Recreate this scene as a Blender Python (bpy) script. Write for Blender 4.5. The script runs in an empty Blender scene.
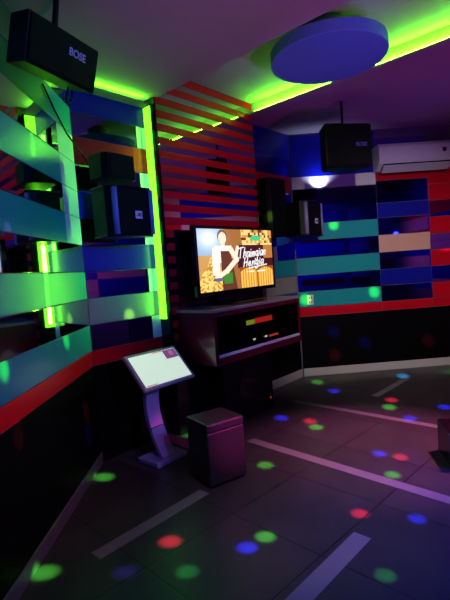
import bpy, bmesh, math, random
from mathutils import Vector, Matrix
random.seed(4)
SC = bpy.context.scene
COL = SC.collection
R = math.radians

# ------------------------------------------------------------------ camera
PITCH, ROLL = R(3.8), R(4.2)
cam = bpy.data.objects.new('camera', bpy.data.cameras.new('camera'))
COL.objects.link(cam)
F = Vector((0, math.cos(PITCH), -math.sin(PITCH)))
R0 = Vector((1, 0, 0)); U0 = Vector((0, math.sin(PITCH), math.cos(PITCH)))
Rc = math.cos(ROLL) * R0 - math.sin(ROLL) * U0
Uc = math.sin(ROLL) * R0 + math.cos(ROLL) * U0
m = Matrix((Rc, Uc, -F)).transposed().to_4x4()
m.translation = Vector((0, 0, 1.40))
cam.matrix_world = m
cam.data.sensor_fit = 'HORIZONTAL'; cam.data.sensor_width = 36; cam.data.lens = 36 * 450 / 450
cam.data.clip_start = 0.05
SC.camera = cam

# ------------------------------------------------------------------ world, exposure
w = bpy.data.worlds.new('night'); SC.world = w; w.use_nodes = True
w.node_tree.nodes['Background'].inputs[0].default_value = (0.01, 0.005, 0.02, 1)
w.node_tree.nodes['Background'].inputs[1].default_value = 0.3
SC.view_settings.view_transform = 'Standard'
SC.view_settings.look = 'None'
SC.view_settings.gamma = 1
SC.view_settings.exposure = -0.8
SC.cycles.use_denoising = True
SC.cycles.max_bounces = 6
SC.cycles.diffuse_bounces = 1
SC.cycles.glossy_bounces = 4
SC.cycles.caustics_reflective = False
SC.cycles.caustics_refractive = False
SC.cycles.sample_clamp_indirect = 3.0

# ------------------------------------------------------------------ unseen room lamps and added fills
def area(name, loc, target, size, energy, color, spread=180):
    l = bpy.data.lights.new(name, 'AREA'); l.energy = energy; l.color = color
    l.shape = 'RECTANGLE'; l.size, l.size_y = size; l.spread = R(spread)
    o = bpy.data.objects.new(name, l); COL.objects.link(o); o.location = loc
    o.rotation_euler = (Vector(target) - Vector(loc)).to_track_quat('-Z', 'Y').to_euler()
    return o
def spot(name, loc, target, deg, energy, color, blend=0.6, radius=0.01):
    l = bpy.data.lights.new(name, 'SPOT'); l.energy = energy; l.color = color
    l.spot_size = R(deg); l.spot_blend = blend; l.shadow_soft_size = radius
    o = bpy.data.objects.new(name, l); COL.objects.link(o); o.location = loc
    o.rotation_euler = (Vector(target) - Vector(loc)).to_track_quat('-Z', 'Y').to_euler()
    return o
BLUE = (0.04, 0.06, 1.0); MAG = (0.60, 0.01, 0.75); GREEN = (0.14, 1.0, 0.015); RED = (1.0, 0.03, 0.03)
spot('back_wall_fill', (1.0, 0.9, 2.6), (2.1, 5.6, 0.9), 48, 620, (1.0, 0.84, 0.80), 1.0, 0.03)  # added white fill for the back wall panels, no fixture
spot('slat_fill', (1.6, 1.5, 2.5), (0.0, 4.4, 2.1), 36, 100, (1.0, 0.30, 0.70), 1.0, 0.03)  # added to brighten the red slats
spot('blue_wall_spot', (2.0, 0.5, 2.3), (-1.0, 2.6, 1.5), 75, 230, (0.06, 0.24, 1.0), 1.0, 0.04)
spot('blue_back_spot', (0.0, 0.6, 2.3), (0.6, -2.0, 1.7), 130, 260, BLUE, 1.0, 0.04)
spot('blue_back_spot', (2.6, 0.6, 2.3), (2.4, -2.0, 1.7), 130, 260, BLUE, 1.0, 0.04)
spot('lavender_right_fill', (3.0, 3.6, 1.5), (4.2, 4.6, 1.9), 80, 130, (0.55, 0.32, 1.0), 1.0, 0.04)  # added to light the right wall that the slat mirrors reflect
spot('magenta_right_fill', (2.8, 2.0, 1.7), (4.2, 3.0, 1.6), 120, 90, (0.9, 0.16, 0.6), 1.0, 0.04)  # added to light the right wall for the mirror panels
spot('blue_far_spot', (3.2, 3.4, 1.8), (1.2, 5.4, 2.9), 70, 28, BLUE, 1.0, 0.04)
spot('magenta_ceiling_fill', (2.6, 1.6, 0.5), (1.9, 3.6, 2.95), 62, 160, MAG, 1.0, 0.06)  # added unseen fill, tints the right ceiling
spot('lavender_ceiling_fill', (1.3, -0.2, 0.8), (0.55, 2.05, 2.86), 48, 300, (0.85, 0.15, 0.78), 1.0, 0.06)  # added unseen fill, tints the left ceiling mauve
spot('blue_disc_fill', (1.9, 1.2, 0.9), (0.87, 3.3, 2.85), 26, 140, (0.08, 0.25, 1.0), 1.0, 0.05)  # added unseen fill, turns the disc underside blue
spot('purple_floor_spot', (2.4, 3.4, 2.8), (1.15, 3.35, 0.0), 40, 1050, (1.0, 0.24, 0.60), 1.0, 0.05)
spot('blue_floor_spot', (2.6, 2.4, 2.8), (1.35, 2.1, 0.0), 48, 900, BLUE, 1.0, 0.05)
spot('grey_floor_spot', (0.6, 1.2, 2.8), (0.45, 2.6, 0.0), 36, 190, (1.0, 0.60, 0.72), 1.0, 0.05)

spot('blue_corner_fill', (1.4, 1.4, 2.2), (-0.75, 3.65, 1.75), 34, 170, (0.03, 0.05, 1.0), 1.0, 0.03)  # added fill for the blue corner panels
area('green_strip_fill', (-0.551, 3.836, 1.85), (-1.035, 3.30, 1.85), (0.03, 1.6), 9, GREEN, 105)  # added helper, boosts the pillar strip's light on the left wall
spot('red_low_fill', (1.0, 1.4, 2.0), (-1.03, 2.5, 0.75), 50, 110, (1.0, 0.02, 0.01), 1.0, 0.03)  # added red fill for the low band of the left wall
spot('cabinet_fill', (1.9, 1.5, 1.9), (0.35, 4.0, 0.8), 22, 120, (0.75, 0.45, 1.0), 1.0, 0.03)  # added fill aimed at the cabinet front, brings up its edges
spot('ottoman_fill', (1.9, 1.0, 1.6), (0.0, 3.0, 0.33), 12, 900, (0.9, 0.05, 0.50), 1.0, 0.03)  # added fill for the ottoman's right face
spot('kiosk_fill', (1.0, 1.0, 1.9), (-0.52, 3.30, 0.28), 13, 110, (0.16, 0.13, 1.0), 1.0, 0.03)  # added fill for the kiosk pedestal

# party lamp: a bundle of narrow beams from one head under the ceiling
PARTY = (1.0, 1.75, 2.62)
BEAMS = [('r', -0.38, 2.28, 0.0), ('r', 0.66, 2.41, 0.0), ('r', 1.15, 3.08, 0.0), ('r', 0.68, 3.94, 0.0),
 ('r', 1.57, 4.37, 0.0), ('g', 0.2, 3.11, 0.0), ('g', -0.95, 3.11, 0.0), ('g', -0.97, 2.1, 0.0),
 ('d', -0.27, 2.03, 0.0), ('g', 0.12, 2.26, 0.0), ('d', 0.62, 1.91, 0.0), ('g', 1.0, 2.83, 0.0),
 ('g', 0.7, 3.78, 0.0), ('g', 1.47, 4.16, 0.0), ('g', 1.02, 5.25, 0.0), ('d', 2.58, 5.27, 0.0),
 ('e', -0.57, 2.06, 0.0), ('b', 0.02, 2.18, 0.0), ('b', 0.94, 2.32, 0.0), ('b', 1.03, 3.16, 0.0),
 ('b', 0.44, 4.08, 0.0), ('b', 1.11, 4.83, 0.0), ('b', 1.53, 3.83, 0.0), ('b', 1.94, 4.05, 0.0),
 ('c', 2.03, 5.24, 0.0), ('w', -1.03, 2.85, 1.03), ('w', -1.03, 2.03, 1.02), ('p', -1.03, 2.21, 1.67),
 ('r', -1.03, 3.1, 0.48), ('r', -1.03, 2.1, 0.68), ('b', -1.03, 3.09, 0.32), ('w', -0.79, 3.65, 1.08),
 ('g', -0.42, 3.82, 0.012), ('b', 0.08, 4.63, 0.33), ('w', 0.99, 5.56, 0.96), ('w', 1.86, 5.59, 0.99),
 ('w', 1.4, 5.58, 1.85), ('b', 1.32, 5.57, 0.53), ('b', 1.71, 5.59, 0.36), ('r', 2.52, 5.62, 0.32),
 ('r', 1.32, 5.57, 0.24), ('p', 2.78, 5.63, 1.5), ('w', 0.55, 4.7, 1.95)]
BC = {'r': ((1, .03, .08), 1.1), 'g': ((.12, 1, .08), .8), 'd': ((.05, 1, .15), .22), 'b': ((.02, .03, 1), 1.5),
      'e': ((.15, .05, 1), .12), 'c': ((.05, .5, 1), 1.3), 'w': ((.35, 1, .06), .45), 'p': ((1, .05, .2), .35)}
for k, x, y, z in BEAMS:
    col, e = BC[k]
    d = (Vector((x, y, z)) - Vector(PARTY)).length
    dark = .6 if (z > 0.1 and z < 0.7) else 1.0
    spot('party_beam', PARTY, (x, y, z), 2.5 if d < 3.6 else 2.3, 3300 * e * dark * (2.0 if z < .01 else 1.0) * (d / 3.0) ** 2, col, 1.0, 0.012)

# ------------------------------------------------------------------ materials
MATS = {}
def mat(name, color, rough=0.5, metal=0.0, emit=None, strength=1.0, bump=None, coat=0.0, spec=0.5, vary=None):
    if name in MATS: return MATS[name]
    mt = bpy.data.materials.new(name); mt.use_nodes = True; nt = mt.node_tree
    b = nt.nodes['Principled BSDF']
    b.inputs['Base Color'].default_value = (*color, 1); b.inputs['Roughness'].default_value = rough
    b.inputs['Metallic'].default_value = metal; b.inputs['Coat Weight'].default_value = coat
    b.inputs['Specular IOR Level'].default_value = spec
    if emit:
        b.inputs['Emission Color'].default_value = (*emit, 1); b.inputs['Emission Strength'].default_value = strength
    tc = nt.nodes.new('ShaderNodeTexCoord')
    if bump:
        nz = nt.nodes.new('ShaderNodeTexNoise'); nz.inputs['Scale'].default_value = bump[0]
        bp = nt.nodes.new('ShaderNodeBump'); bp.inputs['Strength'].default_value = bump[1]; bp.inputs['Distance'].default_value = .01
        nt.links.new(tc.outputs['Object'], nz.inputs['Vector']); nt.links.new(nz.outputs['Fac'], bp.inputs['Height'])
        nt.links.new(bp.outputs['Normal'], b.inputs['Normal'])
    if vary:
        nz = nt.nodes.new('ShaderNodeTexNoise'); nz.inputs['Scale'].default_value = vary[0]; nz.inputs['Detail'].default_value = 4
        cr = nt.nodes.new('ShaderNodeValToRGB'); k = vary[1]
        cr.color_ramp.elements[0].color = (*[c * (1 - k) for c in color], 1)
        cr.color_ramp.elements[1].color = (*[min(1, c * (1 + k)) for c in color], 1)
        nt.links.new(tc.outputs['Object'], nz.inputs['Vector']); nt.links.new(nz.outputs['Fac'], cr.inputs['Fac'])
        nt.links.new(cr.outputs['Color'], b.inputs['Base Color'])
    MATS[name] = mt
    return mt
TEAL = mat('teal_glass', (0.015, 0.36, 0.42), .30, coat=.05, spec=.3, vary=(3, .06))
REDP = mat('red_glass', (0.62, 0.004, 0.020), .35, coat=.0, spec=.15, vary=(3, .06))
PEACH = mat('peach_glass', (0.80, 0.45, 0.36), .30, coat=.05, spec=.3, vary=(3, .05))
GREY = mat('grey_glass', (0.34, 0.32, 0.30), .30, coat=.05, spec=.3, vary=(3, .05))
BLUEP = mat('blue_glass', (0.004, 0.010, 0.38), .30, coat=.05, spec=.3, vary=(3, .06))
WHITEP = mat('white_panel', (0.78, 0.76, 0.78), .35, vary=(4, .03))
MIRROR = mat('dark_mirror', (0.62, 0.60, 0.72), .025, metal=1.0)
MIRRORB = mat('blue_reflection_mirror', (0.16, 0.17, 0.70), .03, metal=1.0)  # reflected blue room light put into the mirror colour
BLACKW = mat('black_wall', (0.0025, 0.002, 0.003), .45, bump=(6, .05), spec=.08)
WALL = mat('dark_plaster', (0.16, 0.15, 0.20), .8, bump=(60, .15))
CEIL = mat('ceiling_paint', (0.42, 0.38, 0.41), .85, bump=(80, .06), vary=(2, .03))
BASE = mat('pale_skirting', (0.62, 0.60, 0.58), .35)
BASED = mat('dim_lit_skirting', (0.13, 0.12, 0.13), .4)  # same skirting, darkened in colour for the dim left side
BLACK = mat('black_plastic', (0.004, 0.004, 0.005), .45, bump=(90, .08), spec=.15)
BLACKG = mat('black_gloss', (0.004, 0.004, 0.006), .15, coat=.15, spec=.3)
GRILLE = mat('black_grille', (0.004, 0.004, 0.005), .6, bump=(400, .5), spec=.12)
CHROME = mat('brushed_metal', (0.55, 0.55, 0.62), .25, metal=1.0)
WHITEG = mat('white_plastic', (0.72, 0.70, 0.74), .25, coat=.3)

def floor_mat():
    mt = bpy.data.materials.new('floor_tiles'); mt.use_nodes = True; nt = mt.node_tree; b = nt.nodes['Principled BSDF']
    tc = nt.nodes.new('ShaderNodeTexCoord'); mp = nt.nodes.new('ShaderNodeMapping')
    mp.inputs['Rotation'].default_value = (0, 0, R(45.5)); mp.inputs['Location'].default_value = (0.02, 0.08, 0)
    br = nt.nodes.new('ShaderNodeTexBrick'); br.offset = 0; br.squash = 1
    br.inputs['Color1'].default_value = (.060, .052, .056, 1); br.inputs['Color2'].default_value = (.078, .068, .073, 1)
    br.inputs['Mortar'].default_value = (.012, .010, .012, 1); br.inputs['Scale'].default_value = 1
    br.inputs['Mortar Size'].default_value = .004; br.inputs['Brick Width'].default_value = .6; br.inputs['Row Height'].default_value = .6
    br.inputs['Mortar Smooth'].default_value = .2; br.inputs['Bias'].default_value = 0
    nz = nt.nodes.new('ShaderNodeTexNoise'); nz.inputs['Scale'].default_value = 5; nz.inputs['Detail'].default_value = 6
    mx = nt.nodes.new('ShaderNodeMixRGB'); mx.blend_type = 'MULTIPLY'; mx.inputs[0].default_value = .5
    nt.links.new(tc.outputs['Object'], mp.inputs['Vector']); nt.links.new(mp.outputs[0], br.inputs['Vector'])
    nt.links.new(tc.outputs['Object'], nz.inputs['Vector']); nt.links.new(br.outputs['Color'], mx.inputs[1])
    nt.links.new(nz.outputs['Fac'], mx.inputs[2]); nt.links.new(mx.outputs[0], b.inputs['Base Color'])
    b.inputs['Roughness'].default_value = .32; b.inputs['Specular IOR Level'].default_value = .25
    return mt
FLOOR = floor_mat()
STRIP = mat('pale_floor_strip', (0.22, 0.20, 0.22), .35, vary=(9, .08))

# ------------------------------------------------------------------ mesh helpers
def link(name, bm, material, parent=None, mats=None, bevel=0.0, smooth=False, seg=2):
    me = bpy.data.meshes.new(name)
    bmesh.ops.recalc_face_normals(bm, faces=bm.faces)
    bm.to_mesh(me); bm.free()
    for x in (mats or [material]): me.materials.append(x)
    o = bpy.data.objects.new(name, me); COL.objects.link(o)
    if parent: o.parent = parent
    if smooth:
        for p in me.polygons: p.use_smooth = True
    if bevel:
        bv = o.modifiers.new('bevel', 'BEVEL'); bv.width = bevel; bv.segments = seg; bv.limit_method = 'ANGLE'
    return o
def addbox(bm, a, b, M=None):
    x0, y0, z0 = a; x1, y1, z1 = b
    vs = [Vector(p) for p in ((x0,y0,z0),(x1,y0,z0),(x1,y1,z0),(x0,y1,z0),(x0,y0,z1),(x1,y0,z1),(x1,y1,z1),(x0,y1,z1))]
    if M: vs = [M @ v for v in vs]
    v = [bm.verts.new(p) for p in vs]
    for f in ((0,1,2,3),(4,5,6,7),(0,1,5,4),(1,2,6,5),(2,3,7,6),(3,0,4,7)): bm.faces.new([v[i] for i in f])
def addprism(bm, pts, lo, hi, axis='z', M=None):
    def P(p, h):
        v = {'z': (p[0], p[1], h), 'x': (h, p[0], p[1]), 'y': (p[0], h, p[1])}[axis]
        v = Vector(v); return M @ v if M else v
    a = [bm.verts.new(P(p, lo)) for p in pts]; b = [bm.verts.new(P(p, hi)) for p in pts]
    bm.faces.new(a); bm.faces.new(b)
    for i in range(len(pts)):
        j = (i + 1) % len(pts); bm.faces.new((a[i], a[j], b[j], b[i]))
def addcyl(bm, p0, p1, r0, r1=None, n=24):
    p0 = Vector(p0); p1 = Vector(p1); r1 = r0 if r1 is None else r1
    q = (p1 - p0).to_track_quat('Z', 'Y'); L = (p1 - p0).length
    M = Matrix.Translation(p0) @ q.to_matrix().to_4x4()
    a = [bm.verts.new(M @ Vector((r0*math.cos(2*math.pi*i/n), r0*math.sin(2*math.pi*i/n), 0))) for i in range(n)]
    b = [bm.verts.new(M @ Vector((r1*math.cos(2*math.pi*i/n), r1*math.sin(2*math.pi*i/n), L))) for i in range(n)]
    bm.faces.new(a); bm.faces.new(b)
    for i in range(n): bm.faces.new((a[i], a[(i+1)%n], b[(i+1)%n], b[i]))
def addtube(bm, pts, r, n=8):
    for a, b in zip(pts[:-1], pts[1:]): addcyl(bm, a, b, r, r, n)
def box(name, a, b, material, parent=None, bevel=0.0, M=None):
    bm = bmesh.new(); addbox(bm, a, b, M); return link(name, bm, material, parent, bevel=bevel)
def empty(name, M):
    o = bpy.data.objects.new(name, None); COL.objects.link(o); o.matrix_world = M; o.empty_display_size = .1; return o
def tag(o, label, cat, group=None):
    o['label'] = label; o['category'] = cat
    if group: o['group'] = group
    return o
def struct(o): o['kind'] = 'structure'; return o
def text(s, size, depth, material, parent, M, name='lettering', shear=0.0):
    c = bpy.data.curves.new(name, 'FONT'); c.body = s; c.size = size; c.extrude = depth; c.align_x = 'CENTER'; c.align_y = 'CENTER'
    c.shear = shear; c.offset = size * .02
    o = bpy.data.objects.new(name, c)
    COL.objects.link(o); dg = bpy.context.evaluated_depsgraph_get(); me = bpy.data.meshes.new_from_object(o.evaluated_get(dg))
    bpy.data.objects.remove(o); me.materials.clear(); me.materials.append(material)
    o = bpy.data.objects.new(name, me); COL.objects.link(o); o.parent = parent; o.matrix_local = M
    return o

# wall frames: x along wall, y out of the wall INTO the room, z up
def frame(O, T):
    T = Vector(T).normalized(); N = Vector((T.y, -T.x, 0))
    Mx = Matrix((T, N, Vector((0, 0, 1)))).transposed().to_4x4(); Mx.translation = Vector(O); return Mx
A = Vector((-1.035, 3.37, 0)); B = Vector((0.90, 5.56, 0))
DF = Vector((math.cos(R(2)), math.sin(R(2)), 0)); C3 = B + DF * 3.3
ML = frame((-1.035, -2, 0), (0, 1, 0)); MA = frame(A, B - A); MF = frame(B, DF)
MR = frame(C3, (0, -1, 0)); MB = frame((C3.x, -2, 0), (-1, 0, 0))
LL, LA, LF, LR, LB = 5.37, (B - A).length, 3.3, C3.y + 2, C3.x + 1.035
TOP = 3.3
def T(a, b, z=0): return Vector((a, b, z))

# ------------------------------------------------------------------ floor and ceiling
outline = [(-1.135, -2.1), (-1.135, 3.40), (0.84, 5.66), (C3.x + .1, C3.y + .1), (C3.x + .1, -2.1)]
bm = bmesh.new(); addprism(bm, outline, -0.1, 0.0); struct(link('floor', bm, FLOOR))
d = Vector((.73, -.683)).normalized()
PL = Vector((-0.467, 3.85)); PR = Vector((0.43, 4.786))
EL, ER = PL + d * 3.3, PR + d * 3.3
bl, br_ = PL - d * .25, PR - d * .25
bm = bmesh.new()
addprism(bm, [(-1.135, -2.1), (-1.135, 3.40), bl, EL, ER, (C3.x + .1, ER.y - 1.4), (C3.x + .1, -2.1)], 2.86, TOP)
struct(link('ceiling', bm, CEIL))
bm = bmesh.new()
addprism(bm, [br_, (0.84, 5.66), (C3.x + .1, C3.y + .1), (C3.x + .1, ER.y - 1.4), ER], 2.97, TOP)
struct(link('ceiling', bm, CEIL))
bm = bmesh.new(); addprism(bm, [bl, br_, ER, EL], 3.10, TOP); struct(link('ceiling', bm, CEIL))

def trim(name, p0, p1, wd, h, material=STRIP):
    p0 = Vector(p0); p1 = Vector(p1); q = (p1 - p0).normalized(); s = Vector((-q.y, q.x)) * wd / 2
    bm = bmesh.new(); addprism(bm, [p0 + s, p1 + s, p1 - s, p0 - s], 0.0, h)
    return struct(link(name, bm, material))
trim('trim_1', (0.12, 3.60), (2.2, 1.42), .085, .002)
trim('trim_2', (0.635, 4.57), (1.70, 3.545), .075, .002)
trim('trim_3', (0.612, 2.21), (0.00, 1.57), .095, .002)
trim('trim_4', (-0.75, 2.20), (-0.22, 2.79), .085, .002)
trim('trim_5', (1.465, 4.53), (1.99, 5.08), .075, .002)

# ------------------------------------------------------------------ walls with glass panel bands
def wall(name, M, L, z1=TOP):
    o = struct(box(name, (-.05, -.1, 0), (L + .05, 0, z1), WALL)); o.matrix_world = M; return o
def panel(parent, s0, s1, z0, z1, material, d0=0.0, d1=.008):
    g = .0025
    nm = 'mirror_panel' if material in (MIRROR, MIRRORB) else ('lower_panel' if material is BLACKW else 'glass_panel')
    return box(nm, (s0 + g, d0, z0 + g), (s1 - g, d1, z1 - g), material, parent, bevel=.0015)
Z = [.75, .865, 1.06, 1.26, 1.46, 1.66, 1.86, 2.055, 2.26, 2.46, 2.66, 2.86]
wl = wall('wall_left', ML, LL)
seq = [REDP, TEAL, MIRROR, TEAL, MIRROR, TEAL, MIRROR, TEAL, MIRROR, TEAL, MIRROR]
for k, mt in enumerate(seq):
    if 1.6 < Z[k] < 2.4:
        panel(wl, 0.3, LL - .32, Z[k], Z[k+1], mt); panel(wl, LL - .32, LL - .001, Z[k], Z[k+1], WHITEP)
    else: panel(wl, 0.3, LL - .001, Z[k], Z[k+1], mt)
panel(wl, 0.3, LL - .001, .08, .75, BLACKW)
struct(box('baseboard_left', (0.3, 0, 0), (LL - .01, .018, .085), BASED, bevel=.003)).matrix_world = ML

wa = wall('wall_corner', MA, LA)
S1, S2 = .70, 2.03
for z0, z1, mt in [(.75, .865, REDP), (.865, 1.06, MIRRORB), (1.06, 1.26, GREY), (1.26, 1.46, MIRRORB), (1.46, 1.66, BLUEP),
                   (1.66, 1.86, MIRRORB), (1.86, 2.06, BLUEP), (2.06, 2.26, MIRRORB), (2.26, 2.46, REDP), (2.46, 2.64, MIRRORB), (2.64, 2.86, BLUEP)]:
    if mt is MIRRORB:
        panel(wa, .004, .60, z0, z1, mt); panel(wa, .60, S1, z0, z1, WHITEP)
    else: panel(wa, .004, S1, z0, z1, mt)
panel(wa, .004, S1, .0, .75, BLACKW); panel(wa, S2, LA - .012, .09, .75, BLACKW)
for z0, z1, mt in [(.75, .865, REDP), (.865, 1.06, MIRRORB), (1.06, 1.26, GREY), (1.26, 1.46, TEAL), (1.46, 1.86, MIRRORB),
                   (1.86, 2.06, BLUEP), (2.06, 2.26, MIRRORB), (2.26, 2.46, REDP), (2.46, 2.66, MIRRORB)]:
    panel(wa, S2 + .01, LA - .012, z0, z1, mt)
struct(box('baseboard_corner', (S2 + .01, 0, 0), (LA - .02, .018, .10), BASE, bevel=.003)).matrix_world = MA

wf = wall('wall_back', MF, LF)
X1, X2 = 1.05, 1.70
for z0, z1, mt in [(.75, .865, REDP), (.865, 1.06, TEAL), (1.06, 1.265, MIRRORB), (1.265, 1.475, TEAL), (1.475, 1.685, MIRRORB),
                   (1.685, 1.89, TEAL), (1.89, 2.31, MIRRORB), (2.31, 2.46, WHITEP)]:
    panel(wf, .012, X1, z0, z1, mt)
panel(wf, .012, X1, 2.46, 2.96, BLUEP); panel(wa, S2 + .01, LA - .012, 2.66, 2.96, BLUEP)  # blue light on the upper wall, put in as blue panels
for z0, z1, mt in [(.75, .865, REDP), (.865, 1.065, MIRRORB), (1.065, 1.265, BLUEP), (1.265, 1.475, MIRRORB), (1.475, 1.69, PEACH),
                   (1.69, 1.90, MIRRORB), (1.90, 2.08, BLUEP), (2.08, 2.35, MIRRORB), (2.35, 2.44, REDP), (2.44, 2.86, MIRRORB)]:
    panel(wf, X1, X2, z0, z1, mt)
for z0, z1, mt in [(.75, .865, REDP), (.865, 1.06, REDP), (1.06, 1.26, MIRRORB), (1.26, 1.465, REDP), (1.465, 1.66, MIRRORB),
                   (1.66, 1.87, REDP), (1.87, 2.07, MIRRORB), (2.07, 2.27, REDP), (2.27, 2.44, REDP)]:
    panel(wf, X2, LF - .02, z0, z1, mt)
panel(wf, .012, LF - .02, .09, .75, BLACKW)
struct(box('baseboard_back', (.02, 0, 0), (LF - .02, .018, .10), BASE, bevel=.003)).matrix_world = MF

wr = wall('wall_right', MR, LR)
for k, (z0, z1) in enumerate([(.75, .95), (.95, 1.15), (1.15, 1.4), (1.4, 1.65), (1.65, 1.9), (1.9, 2.15), (2.15, 2.4), (2.4, 2.86)]):
    for j in range(5):
        mt = [(REDP, PEACH, BLUEP, PEACH, REDP), (BLUEP, BLUEP, PEACH, BLUEP, PEACH)][k % 2][(j + k // 2) % 5]
        panel(wr, .1 + j * 1.45, .1 + (j + 1) * 1.45, z0, z1, mt)
wb = wall('wall_front', MB, LB)
for k, (z0, z1) in enumerate([(.75, .95), (.95, 1.4), (1.4, 1.6), (1.6, 2.0), (2.0, 2.2), (2.2, 2.86)]):
    for j in range(4):
        mt = [(REDP, BLUEP, BLUEP, REDP), (BLUEP, BLUEP, BLUEP, BLUEP)][k % 2][j]
        panel(wb, .1 + j * 1.28, .1 + (j + 1) * 1.28, z0, z1, mt)

# pillar of slats in the corner, running up into the ceiling recess
pl = struct(box('wall_pillar', (S1, 0.0, 0), (S2, .14, 3.12), BLACKG)); pl.matrix_world = MA
z = 3.09
k = 0
while z > 1.80:
    mz = .062
    box('red_slat', (S1 + .012, .14, z - mz), (S2 - .004, .15, z), REDP, pl, bevel=.001)
    box('mirror_slat', (S1 + .012, .14, z - .110), (S2 - .004, .146, z - mz), MIRROR, pl)
    z -= .110; k += 1
while z > .8:
    box('red_slat', (S1 + .012, .14, z - .06), (S1 + .10, .148, z), REDP, pl, bevel=.001)
    z -= .110
panel(pl, S1 + .10, S2 - .01, .75, 1.78, BLACKG, .14, .146)

# green light strips
def led(name, M, a, b, strength, label):
    mt = mat('green_led_%g' % strength, (.05, .2, .01), emit=GREEN, strength=strength)
    o = box(name, a, b, mt); o.matrix_world = M; return tag(o, label, 'light strip')
led('light_strip', MA, (S1 - .010, .010, 1.02), (S1 - .002, .09, 2.80), 5.5, 'vertical green light strip down the left side of the slatted pillar')
led('light_strip', MA, (.12, .07, 2.816), (S1 - .05, .09, 2.822), 85.0, 'green light strip along the ceiling above the left speaker corner')
MC = frame((PR.x, PR.y, 0), (d.x, d.y, 0))
led('light_strip', MC, (.06, .035, 2.986), (3.2, .055, 2.993), 190.0, 'long green light strip inside the ceiling recess beside the round disc')

o = struct(box('trim_6', (.0, .0, 2.97), (3.28, .065, 2.985), CEIL)); o.matrix_world = MC
o = struct(box('trim_7', (.08, .008, 2.803), (S1 - .02, .105, 2.815), WALL)); o.matrix_world = MA

# ------------------------------------------------------------------ round ceiling disc
cl = empty('ceiling_disc', Matrix.Translation((.865, 3.33, 2.84)))
tag(cl, 'large round blue-lit disc hanging in the green ceiling recess', 'ceiling light')
mw = mat('blue_lit_disc', (.11, .20, .62), .6)  # blue light from below partly put into the disc colour
bm = bmesh.new(); addcyl(bm, (0, 0, 0), (0, 0, .085), .41, n=72); link('disc_body', bm, mw, cl, bevel=.006, smooth=False)
bm = bmesh.new(); addcyl(bm, (0, 0, .085), (0, 0, .258), .12, n=32); link('mounting_stem', bm, mat('stem_paint', (.3, .3, .3), .6), cl)

# ------------------------------------------------------------------ television
def paint(u, v):
    """colour of the TV picture at u (left-right), v (top-bottom)"""
    def n(a, b): return (math.sin(a * 12.9898 + b * 78.233) * 43758.5453) % 1
    c = (.55, .30, .12)
    if u < .32: c = (.45, .62, .85) if v < .42 else (.75, .50, .22)
    g = math.exp(-(((u - .13) / .14) ** 2 + ((v - .15) / .18) ** 2))
    c = tuple(a + (b - a) * g for a, b in zip(c, (.95, 1.0, 1.0)))
    if u < .30 and v > .45:                                    # golden cones at the left
        for cx, top in ((.06, .62), (.15, .42), (.24, .60)):
            if abs(u - cx) < (v - top) * .28:
                c = (1.0, .80, .35) if n(int(u * 60), int(v * 40)) > .4 else (.72, .42, .10)
    if u > .55 and v < .26:                                    # golden blobs on the shelf
        q = n(int(u * 34), int(v * 22)); c = (1.0, .80, .40) if q > .55 else ((.80, .50, .18) if q > .25 else (.30, .14, .05))
    if u > .48 and .26 <= v < .66: c = (.16, .05, .06)
    if u > .86 and .26 <= v < .5: c = (.65, .35, .12)
    if u > .5 and v >= .64:                                    # golden baskets
        e = abs(((u - .5) / .25) % 1 - .5)
        c = (.98, .70, .25) if math.sin(u * 170) > -.1 else (.80, .45, .10)
        if e > .46 or v < .66 + (e ** 2) * .3: c = (.45, .20, .06)
    if .68 < u < .83 and ((u - .755) / .075) ** 2 + ((v - .145) / .05) ** 2 < 1: c = (.15, .75, .40)
    if u > .60 and u < .88 and abs(v - .73) < .012 and n(int(u * 60), 3) > .3: c = (1, .95, .9)
    # presenter
    def ell(cx, cy, rx, ry): return ((u - cx) / rx) ** 2 + ((v - cy) / ry) ** 2 < 1
    if ell(.30, .12, .062, .115): c = (.42, .26, .16)
    if ell(.30, .145, .050, .095): c = (1.0, .86, .74)
    if .275 < u < .325 and .22 < v < .30: c = (1, .84, .70)
    if .19 - (v - .3) * .02 < u < .41 and .27 < v < .55: c = (1.0, .95, .90)
    if abs(u - (.21 + (v - .3) * -.02)) < .045 and .30 < v < .75: c = (1.0, .93, .86)
    if .27 < u < .40 + (v - .4) * .1 and v > .36: c = (.28, .13, .08)
    if .29 < u < .40 and .72 < v < .90: c = (.15, .42, .10)
    for (x0, y0, x1, y1, r) in ((.40, .34, .47, .50, .032), (.47, .50, .34, .68, .030), (.34, .68, .20, .80, .026), (.47, .42, .49, .30, .02)):
        t = max(0, min(1, ((u - x0) * (x1 - x0) + (v - y0) * (y1 - y0)) / ((x1 - x0) ** 2 + (y1 - y0) ** 2)))
        if math.hypot(u - x0 - t * (x1 - x0), (v - y0 - t * (y1 - y0)) * .6) < r: c = (1.0, .88, .74)
    if ell(.22, .82, .07, .03): c = (.25, .30, .42)
    # handwriting
    for seg in STROKES:
        for (x0, y0), (x1, y1) in zip(seg[:-1], seg[1:]):
            dx, dy = x1 - x0, (y1 - y0) * .6; L2 = dx * dx + dy * dy or 1e-6
            t = max(0, min(1, ((u - x0) * dx + (v - y0) * .6 * dy) / L2))
            if math.hypot(u - x0 - t * dx, (v - y0) * .6 - t * dy) < .0058: c = (1.0, .97, .98)
    return c
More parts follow.
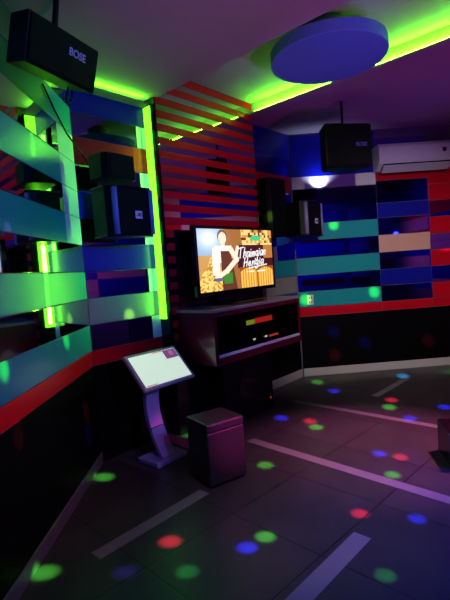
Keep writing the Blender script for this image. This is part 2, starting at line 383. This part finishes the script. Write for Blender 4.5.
def glyph(ch, x, y, h, s):
    G = {'T': [[(0, .02), (.9, -.02)], [(.45, 0), (.3, 1)]], 'h': [[(.25, 0), (0, 1), (.2, .5), (.45, .45), (.42, 1)]],
         'a': [[(.5, .5), (.2, .45), (0, .8), (.15, 1), (.4, .8), (.5, .5), (.45, 1)]], 'i': [[(.15, .5), (.05, 1)], [(.2, .28), (.2, .32)]],
         'm': [[(.1, .5), (0, 1), (.15, .55), (.3, .55), (.25, 1), (.4, .55), (.55, .55), (.5, 1)]],
         'n': [[(.1, .5), (0, 1), (.2, .55), (.4, .5), (.35, 1)]],
         'g': [[(.45, .5), (.15, .5), (0, .8), (.15, .95), (.42, .75), (.45, .5), (.35, 1.35), (.1, 1.45), (0, 1.25)]],
         'e': [[(0, .8), (.35, .7), (.3, .5), (.1, .5), (0, .8), (.12, 1), (.38, .92)]],
         'H': [[(.15, 0), (0, 1)], [(.6, 0), (.45, 1)], [(.05, .55), (.55, .5)]]}[ch]
    return [[(x + (px + (1 - py) * .12) * s, y + py * h + px * s * -.25) for px, py in st] for st in G]
STROKES = []
x = .49
for ch in 'Thaimgian':
    wd = {'T': .9, 'm': .72, 'i': .3}.get(ch, .58)
    STROKES += glyph(ch, x, .32 - (x - .5) * .12, .17, .084); x += wd * .080
x = .56
for ch in 'Hengia':
    wd = {'H': .75, 'i': .3}.get(ch, .58)
    STROKES += glyph(ch, x, .49 - (x - .56) * .12, .15, .09); x += wd * .088
STROKES.append([(.63, .665), (.90, .615)])

tvM = MA @ Matrix.Translation((0, .35, 0))
S_TV = (.30 + .58)  # centre along the wall, set below
def along(p):
    q = MA.inverted() @ Vector((*p, 0)); return q.x
sL, sR = along((-.20, 3.80)), along((.505, 4.61))
sM = (sL + sR) / 2; HWt = (sR - sL) / 2
tv = empty('television', MA @ Matrix.Translation((sM, .33, 1.095)))
tag(tv, 'flat screen television showing a presenter in an apron, on the black cabinet', 'television')
zb, zt = 1.22 - 1.095, 1.765 - 1.095
box('housing', (-HWt - .032, -.035, zb - .035), (HWt + .032, .012, zt + .028), BLACKG, tv, bevel=.006)
box('stand_neck', (-.06, -.03, .012), (.06, -.005, zb - .03), BLACKG, tv, bevel=.004)
box('stand_foot', (-.26, -.11, .0), (.26, .12, .012), BLACKG, tv, bevel=.004)
NX, NY = 224, 126
me = bpy.data.meshes.new('screen')
vs = [(-HWt + 2 * HWt * i / NX, .0135, zt - (zt - zb) * j / NY) for j in range(NY + 1) for i in range(NX + 1)]
fs = [(j*(NX+1)+i, (j+1)*(NX+1)+i, (j+1)*(NX+1)+i+1, j*(NX+1)+i+1) for j in range(NY) for i in range(NX)]
me.from_pydata(vs, [], fs)
ca = me.color_attributes.new('picture', 'FLOAT_COLOR', 'CORNER')
buf = []
for j in range(NY):
    for i in range(NX):
        c = paint((i + .5) / NX, (j + .5) / NY); c = [x ** 1.6 for x in c]
        buf += [*c, 1.0] * 4
ca.data.foreach_set('color', buf)
ms = bpy.data.materials.new('tv_picture'); ms.use_nodes = True; nt = ms.node_tree
at = nt.nodes.new('ShaderNodeVertexColor'); at.layer_name = 'picture'; b = nt.nodes['Principled BSDF']
b.inputs['Base Color'].default_value = (.01, .01, .01, 1); b.inputs['Roughness'].default_value = .2
nt.links.new(at.outputs[0], b.inputs['Emission Color']); b.inputs['Emission Strength'].default_value = 2.05
me.materials.append(ms); scr = bpy.data.objects.new('screen', me); COL.objects.link(scr); scr.parent = tv

# ------------------------------------------------------------------ media cabinet
cL, cR = along((-.13, 3.585)), along((.72, 4.55)); cM = (cL + cR) / 2; HW = (cR - cL) / 2
cb = empty('media_cabinet', MA @ Matrix.Translation((cM, .14, .63)))
tag(cb, 'dark glossy media cabinet with glass doors holding the amplifiers under the television', 'cabinet')
DW = mat('red_lit_lacquer', (.13, .006, .022), .25, coat=.5, bump=(20, .04))  # dark lacquer, with the red light on the frame in its colour
TOPM = mat('lit_cabinet_top', (.42, .32, .34), .2, coat=.6)  # lightened in colour for the television's light on the top
D, Hc = .43, .46
bm = bmesh.new()
addbox(bm, (-HW, 0, 0), (-HW + .04, D, Hc - .025)); addbox(bm, (HW - .03, 0, 0), (HW, D, Hc - .025))
addbox(bm, (-HW + .04, 0, 0), (HW - .03, D, .055)); addbox(bm, (-HW + .04, 0, .055), (HW - .03, .02, Hc - .025))
addbox(bm, (-HW + .04, 0, Hc - .065), (HW - .03, D, Hc - .025))
link('body', bm, DW, cb, bevel=.003)
box('top_board', (-HW - .01, -.0, Hc - .025), (HW + .01, D + .01, Hc), TOPM, cb, bevel=.004)
GL = bpy.data.materials.new('door_glass'); GL.use_nodes = True
g = GL.node_tree.nodes['Principled BSDF']; g.inputs['Transmission Weight'].default_value = 1; g.inputs['Roughness'].default_value = .02
g.inputs['Base Color'].default_value = (.7, .7, .75, 1); g.inputs['IOR'].default_value = 1.05
for s in (-1, 1):
    dr = box('door', (-HW + .045 if s < 0 else .004, D - .012, .088), (-.004 if s < 0 else HW - .035, D - .006, Hc - .07), GL, cb)
    box('door_rail', (-HW + .045 if s < 0 else .004, D - .014, .062), (-.004 if s < 0 else HW - .035, D + .004, .086), mat('rail_reflection', (.85, .80, .95), .4), dr, bevel=.002)  # lavender reflection put into the rail's pale colour

def amp(sx, zz, wd, h, label, kind):
    e = empty('amplifier', MA @ Matrix.Translation((cM + sx, .22, .63 + zz)))
    tag(e, label, 'amplifier')
    box('casing', (-wd/2, 0, .008), (wd/2, .24, h), BLACK, e, bevel=.003)
    for sx2 in (-wd/2 + .03, wd/2 - .03):
        bm = bmesh.new(); addcyl(bm, (sx2, .2, 0), (sx2, .2, .008), .012, n=12); link('foot', bm, BLACK, e)
    if kind == 0:
        box('red_display', (-.03, .24, h * .5), (wd/2 - .03, .243, h * .85), mat('red_display', (.1, 0, 0), emit=(1, .03, .02), strength=.8), e)
        box('green_display', (-wd/2 + .12, .24, h * .5), (-.035, .243, h * .8), mat('green_display', (.1, .1, 0), emit=(.55, .8, .05), strength=.6), e)
    else:
        for q in (-.12, .06):
            bm = bmesh.new(); addcyl(bm, (q, .24, h * .5), (q, .262, h * .5), .022, n=20); k = link('knob', bm, CHROME, e)
            box('indicator', (q - .018, .262, h * .5 - .006), (q + .018, .264, h * .5 + .006), mat('white_led', (.2, .2, .2), emit=(.8, 1, .9), strength=1.5), k)
        box('button_row', (.14, .24, h * .35), (wd/2 - .02, .243, h * .5), mat('red_led', (.1, 0, 0), emit=(1, .1, .05), strength=.7), e)
amp(.10, .055, .62, .13, 'lower black amplifier with two white lit knobs inside the cabinet', 1)
amp(.06, .187, .55, .14, 'upper black amplifier with a red and green lit display inside the cabinet', 0)

sb = empty('subwoofer', MA @ Matrix.Translation((cM, .02, 0)))
tag(sb, 'black subwoofer box standing on the floor under the media cabinet', 'speaker')
box('casing', (-.36, .16, .0), (.36, .36, .628), BLACK, sb, bevel=.01)
bm = bmesh.new(); addcyl(bm, (0, .36, .3), (0, .375, .3), .17, n=40); link('driver_ring', bm, BLACKG, sb, bevel=.004)
box('power_light', (.30, .36, .10), (.315, .363, .115), mat('red_pilot', (.1, 0, 0), emit=(1, .05, .02), strength=1.0), sb)

# ------------------------------------------------------------------ touch screen kiosk
kd = Vector((.662, .749, 0))
kang = math.atan2(.749, .662)
kb = empty('karaoke_kiosk', Matrix.Translation((-.560, 3.355, 0)) @ Matrix.Rotation(kang, 4, 'Z'))
tag(kb, 'white kiosk stand with tilted touch screen and curved pedestal beside the black ottoman', 'touch screen')
KW = mat('kiosk_white', (.42, .42, .60), .3, coat=.3)
# local: x along, y = away from camera (left normal); front is -y
box('base_plate', (-.15, -.115, 0), (.15, .115, .04), KW, kb, bevel=.008)
prof = []
for i in range(15):
    t = i / 14
    zz = .04 + t * .58
    yy = -.055 + .13 * math.sin(t * math.pi * .80) + .02 * t
    prof.append((yy, zz))
bm = bmesh.new()
th = .022
fr = [(y - th, z) for y, z in prof]; bk = [(y + th, z) for y, z in prof][::-1]
pts = fr + bk
a = [bm.verts.new((-.062, p[0], p[1])) for p in pts]; bb = [bm.verts.new((.062, p[0], p[1])) for p in pts]
nP = len(prof)
for i in range(nP - 1):
    for L_ in (a, bb): bm.faces.new((L_[i], L_[i+1], L_[2*nP-2-i], L_[2*nP-1-i]))
for i in range(2*nP):
    j = (i+1) % (2*nP); bm.faces.new((a[i], a[j], bb[j], bb[i]))
ped = link('pedestal', bm, KW, kb, bevel=.004)
box('seam_band', (-.064, prof[5][0] - th - .003, .245), (.064, prof[5][0] - th + .01, .253), CHROME, ped)
HMt = Matrix.Translation((.075, .03, .695)) @ Matrix.Rotation(R(46), 4, 'X')
hd = bpy.data.objects.new('screen_housing', None)
bm = bmesh.new(); addbox(bm, (-.255, -.165, -.03), (.255, .165, .0)); hd = link('screen_housing', bm, mat('kiosk_frame', (.50, .46, .52), .3, coat=.2), kb, bevel=.008); hd.matrix_local = HMt
sg = box('touch_display', (-.228, -.140, .0), (.228, .140, .002), mat('kiosk_display', (.1, .1, .1), .2, emit=(.78, .97, .84), strength=1.35), hd)
box('video_preview', (.100, .050, .002), (.224, .135, .003), mat('preview', (.1, .05, .1), emit=(.33, .10, .33), strength=.9), sg)
box('preview_figure', (.15, .078, .003), (.188, .122, .0035), mat('preview_fig', (.1, .05, .1), emit=(.75, .20, .50), strength=.9), sg)
box('menu_bar', (.0, .129, .002), (.125, .136, .003), mat('menu_red', (.1, 0, 0), emit=(.9, .15, .12), strength=.8), sg)
box('menu_bar', (-.22, -.137, .002), (-.12, -.130, .003), MATS['menu_red'], sg)

# ------------------------------------------------------------------ ottoman
oa = math.atan2(.165, .247)
ot = empty('ottoman', Matrix.Translation((-.125, 2.985, 0)) @ Matrix.Rotation(oa, 4, 'Z'))
tag(ot, 'small dark upholstered cube ottoman standing in front of the kiosk and cabinet', 'ottoman')
LEA = mat('dark_leather', (.030, .022, .026), .38, bump=(70, .25))
box('upholstered_body', (-.145, -.125, .015), (.145, .145, .365), LEA, ot, bevel=.010)
box('seat_pad', (-.148, -.128, .365), (.148, .148, .425), LEA, ot, bevel=.014)
box('foot_plinth', (-.13, -.11, 0), (.13, .13, .016), BLACK, ot)

# ------------------------------------------------------------------ loudspeakers
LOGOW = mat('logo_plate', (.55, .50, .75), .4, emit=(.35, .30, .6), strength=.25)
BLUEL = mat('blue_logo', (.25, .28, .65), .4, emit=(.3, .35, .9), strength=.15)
TRIM = mat('painted_sheen_trim', (.30, .28, .55), .2)  # purple highlight of the curved edge put into the base colour
def big_speaker(M, wd, dp, h, label, back=.6):
    e = empty('loudspeaker', M); tag(e, label, 'speaker', )
    hw = wd / 2
    bm = bmesh.new(); addprism(bm, [(-hw, 0), (-hw, dp * .75), (-hw + .05, dp * .97), (hw - .05, dp * .97), (hw, dp * .75), (hw * .8, 0)], .012, h - .012)
    link('cabinet', bm, BLACK, e, bevel=.004)
    for z0, z1 in ((0, .012), (h - .012, h)):
        bm = bmesh.new(); addprism(bm, [(-hw - .01, 0), (-hw - .01, dp * .8), (-hw + .04, dp * 1.03), (hw - .04, dp * 1.03), (hw + .01, dp * .8), (hw * .8, 0)], z0, z1)
        link('end_cap', bm, BLACKG, e, bevel=.002)
    gr = box('front_grille', (-hw + .075, dp * .97, .02), (hw - .045, dp * 1.0, h - .02), GRILLE, e, bevel=.003)
    for x0 in (-hw + .05, hw - .03):
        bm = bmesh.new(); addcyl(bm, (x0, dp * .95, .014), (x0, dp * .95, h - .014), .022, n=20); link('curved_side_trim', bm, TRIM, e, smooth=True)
    lp = box('logo_plate', (.015, dp * 1.0, h * .36), (.075, dp * 1.0 + .003, h * .36 + .055), LOGOW, gr)
    text('JBL', .034, .0008, BLACK, lp, Matrix.Translation((.045, dp * 1.0 + .004, h * .36 + .0275)) @ Matrix.Rotation(R(180), 4, 'Z') @ Matrix.Rotation(R(90), 4, 'X'))
    bm = bmesh.new(); addbox(bm, (-.05, -back + .005, h * .35), (.05, 0, h * .65)); link('wall_bracket', bm, BLACK, e)
    return e
# rotate frames: wall frame has y into room
big_speaker(MA @ Matrix.Translation((.24, .13, 1.695)), .40, .215, .36, 'black loudspeaker with a square white logo plate on the green-edged left corner wall', .13)
big_speaker(MA @ Matrix.Translation((2.655, .20, 1.71)), .40, .25, .38, 'black loudspeaker with a square white logo plate in the far corner behind the television', .2)
def small_speaker(name, M, wd, dp, h, label, rod=None):
    e = empty(name, M); tag(e, label, 'speaker'); hw = wd / 2
    bm = bmesh.new(); addprism(bm, [(-hw, dp * .15), (-hw, dp * .8), (-hw + .03, dp), (hw - .03, dp), (hw, dp * .8), (hw * .7, 0), (-hw * .7, 0)], 0, h)
    link('cabinet', bm, BLACK, e, bevel=.006)
    box('front_grille', (-hw + .04, dp, .015), (hw - .04, dp + .008, h - .015), GRILLE, e, bevel=.003)
    if rod:
        bm = bmesh.new(); addtube(bm, rod, .012); link('mounting_arm', bm, BLACK, e)
    return e
small_speaker('satellite_speaker', MA @ Matrix.Translation((.16, .13, 2.105)) @ Matrix.Rotation(R(-4), 4, 'Z'), .30, .21, .175, 'small black speaker mounted just above the left corner loudspeaker', [(0, 0, .09), (0, -.125, .09)])
small_speaker('satellite_speaker', MA @ Matrix.Translation((2.27, .03, 1.72)), .34, .22, .62, 'tall black speaker between the television and the far corner loudspeaker', [(0, 0, .3), (0, -.03, .3)])

# big ceiling speaker at the upper left
bs = empty('ceiling_speaker', Matrix.Translation((-.725, 2.38, 2.55)) @ Matrix.Rotation(R(66), 4, 'Z') @ Matrix.Rotation(R(16), 4, 'X') @ Matrix.Scale(.84, 4))
tag(bs, 'large black ceiling speaker with a lettered grille at the upper left', 'speaker')
# local: x along face (away from camera), -y is front
bm = bmesh.new(); addprism(bm, [(-.29, .0), (.29, .0), (.24, .20), (-.24, .20)], -.135, .135); link('cabinet', bm, BLACK, bs, bevel=.008)
box('front_grille', (-.275, -.012, -.12), (.275, .0, .12), GRILLE, bs, bevel=.004)
text('BOSE', .062, .001, BLUEL, bs, Matrix.Translation((.09, -.014, .035)) @ Matrix.Rotation(R(90), 4, 'X'))
bm = bmesh.new(); addtube(bm, [(0, .1, .13), (0, .12, .34)], .018); link('hanging_bracket', bm, BLACK, bs)
bm = bmesh.new()
addtube(bm, [(.16, .10, -.135), (.15, .10, -.19), (.17, .11, -.23), (.21, .12, -.22), (.235, .13, -.18), (.235, .14, -.13)], .006); link('cable_loop', bm, BLACK, bs, smooth=True)

b2 = empty('ceiling_speaker', Matrix.Translation((1.30, 4.4, 2.51)) @ Matrix.Rotation(R(12), 4, 'Z'))
tag(b2, 'black ceiling speaker hanging in front of the air conditioner', 'speaker')
bm = bmesh.new(); addprism(bm, [(-.25, 0), (.25, 0), (.2, .24), (-.2, .24)], -.21, .21); link('cabinet', bm, BLACK, b2, bevel=.03)
box('front_grille', (-.23, -.012, -.19), (.23, 0, .19), GRILLE, b2, bevel=.006)
text('BOSE', .05, .001, mat('dim_logo', (.10, .10, .35), .5), b2, Matrix.Translation((.12, -.014, .0)) @ Matrix.Rotation(R(90), 4, 'X'))
bm = bmesh.new(); addtube(bm, [(0, .12, .19), (0, .12, .45)], .012); link('hanging_bracket', bm, BLACK, b2)

# ------------------------------------------------------------------ air conditioner
ac = empty('air_conditioner', MF @ Matrix.Translation((1.02, .008, 2.44)))
tag(ac, 'white wall mounted air conditioner high on the back wall', 'air conditioner')
prof = [(0, 0), (.10, .0), (.20, .07), (.225, .13), (.225, .26), (.19, .30), (0, .30)]
bm = bmesh.new(); addprism(bm, prof, 0, .98, 'x'); link('casing', bm, WHITEG, ac, bevel=.006)
bm = bmesh.new(); addprism(bm, [(.105, -.002), (.205, .066), (.212, .062), (.112, -.008)], .05, .86, 'x'); link('air_outlet', bm, BLACKG, ac)
bm = bmesh.new(); addprism(bm, [(.120, -.020), (.215, .050), (.221, .046), (.126, -.026)], .05, .86, 'x'); link('louvre', bm, WHITEG, ac)
bm = bmesh.new(); addcyl(bm, (.78, .223, .19), (.78, .230, .19), .026, n=24); link('round_badge', bm, BLACKG, ac)

# ------------------------------------------------------------------ small things
ou = empty('power_outlet', MF @ Matrix.Translation((.155, .008, .955)))
tag(ou, 'white power outlet on the lowest teal panel of the back wall', 'outlet')
box('face_plate', (-.04, 0, -.06), (.04, .008, .06), mat('outlet_white', (.85, .85, .85), .4), ou, bevel=.003)
for zz in (-.028, .028):
    for xx in (-.014, .014): box('socket_slot', (xx - .005, .008, zz - .012), (xx + .005, .0095, zz + .012), BLACK, ou)
up = empty('wall_washer', MF @ Matrix.Translation((.345, .008, 2.30)))
tag(up, 'tiny bright lamp at the lower edge of the white band on the back wall', 'lamp')
box('lamp_body', (-.03, 0, -.012), (.03, .05, .012), WHITEG, up, bevel=.003)
bm = bmesh.new(); addcyl(bm, (0, .028, .012), (0, .028, .018), .015, n=16)
link('bulb', bm, mat('bulb_glow', (.5, .3, .5), emit=(1, .75, 1), strength=10), up)
pw = (MF @ Matrix.Translation((.345, .075, 2.315))).translation
spot('wall_washer_beam', pw, (MF @ Vector((.345, .0, 2.45))), 130, 18, (.55, .62, 1.0), 1.0, .01)

eq = empty('equipment_box', Matrix.Translation((1.40, 2.86, 0)) @ Matrix.Rotation(R(-10), 4, 'Z'))
tag(eq, 'black equipment box with a red pilot light on the floor at the right edge', 'equipment box')
box('casing', (0, 0, .0), (.36, .30, .23), BLACKG, eq, bevel=.006)
box('side_edge', (-.006, -.002, .004), (.022, .012, .226), mat('blue_lit_edge', (.15, .15, .5), .3), eq)  # blue light along the box edge put into its colour
box('pilot_light', (.05, -.004, .13), (.068, .0, .142), mat('orange_pilot', (.2, .02, 0), emit=(1, .15, .03), strength=1.2), eq)

cbm = bmesh.new()
addtube(cbm, [(-1.02, 2.85, 2.62), (-1.015, 3.0, 2.52), (-1.01, 3.2, 2.42), (-.97, 3.36, 2.33), (-.93, 3.38, 2.25)], .006)
tag(link('speaker_cable', cbm, BLACK), 'thin black cable running down the left corner to the small speaker', 'cable')
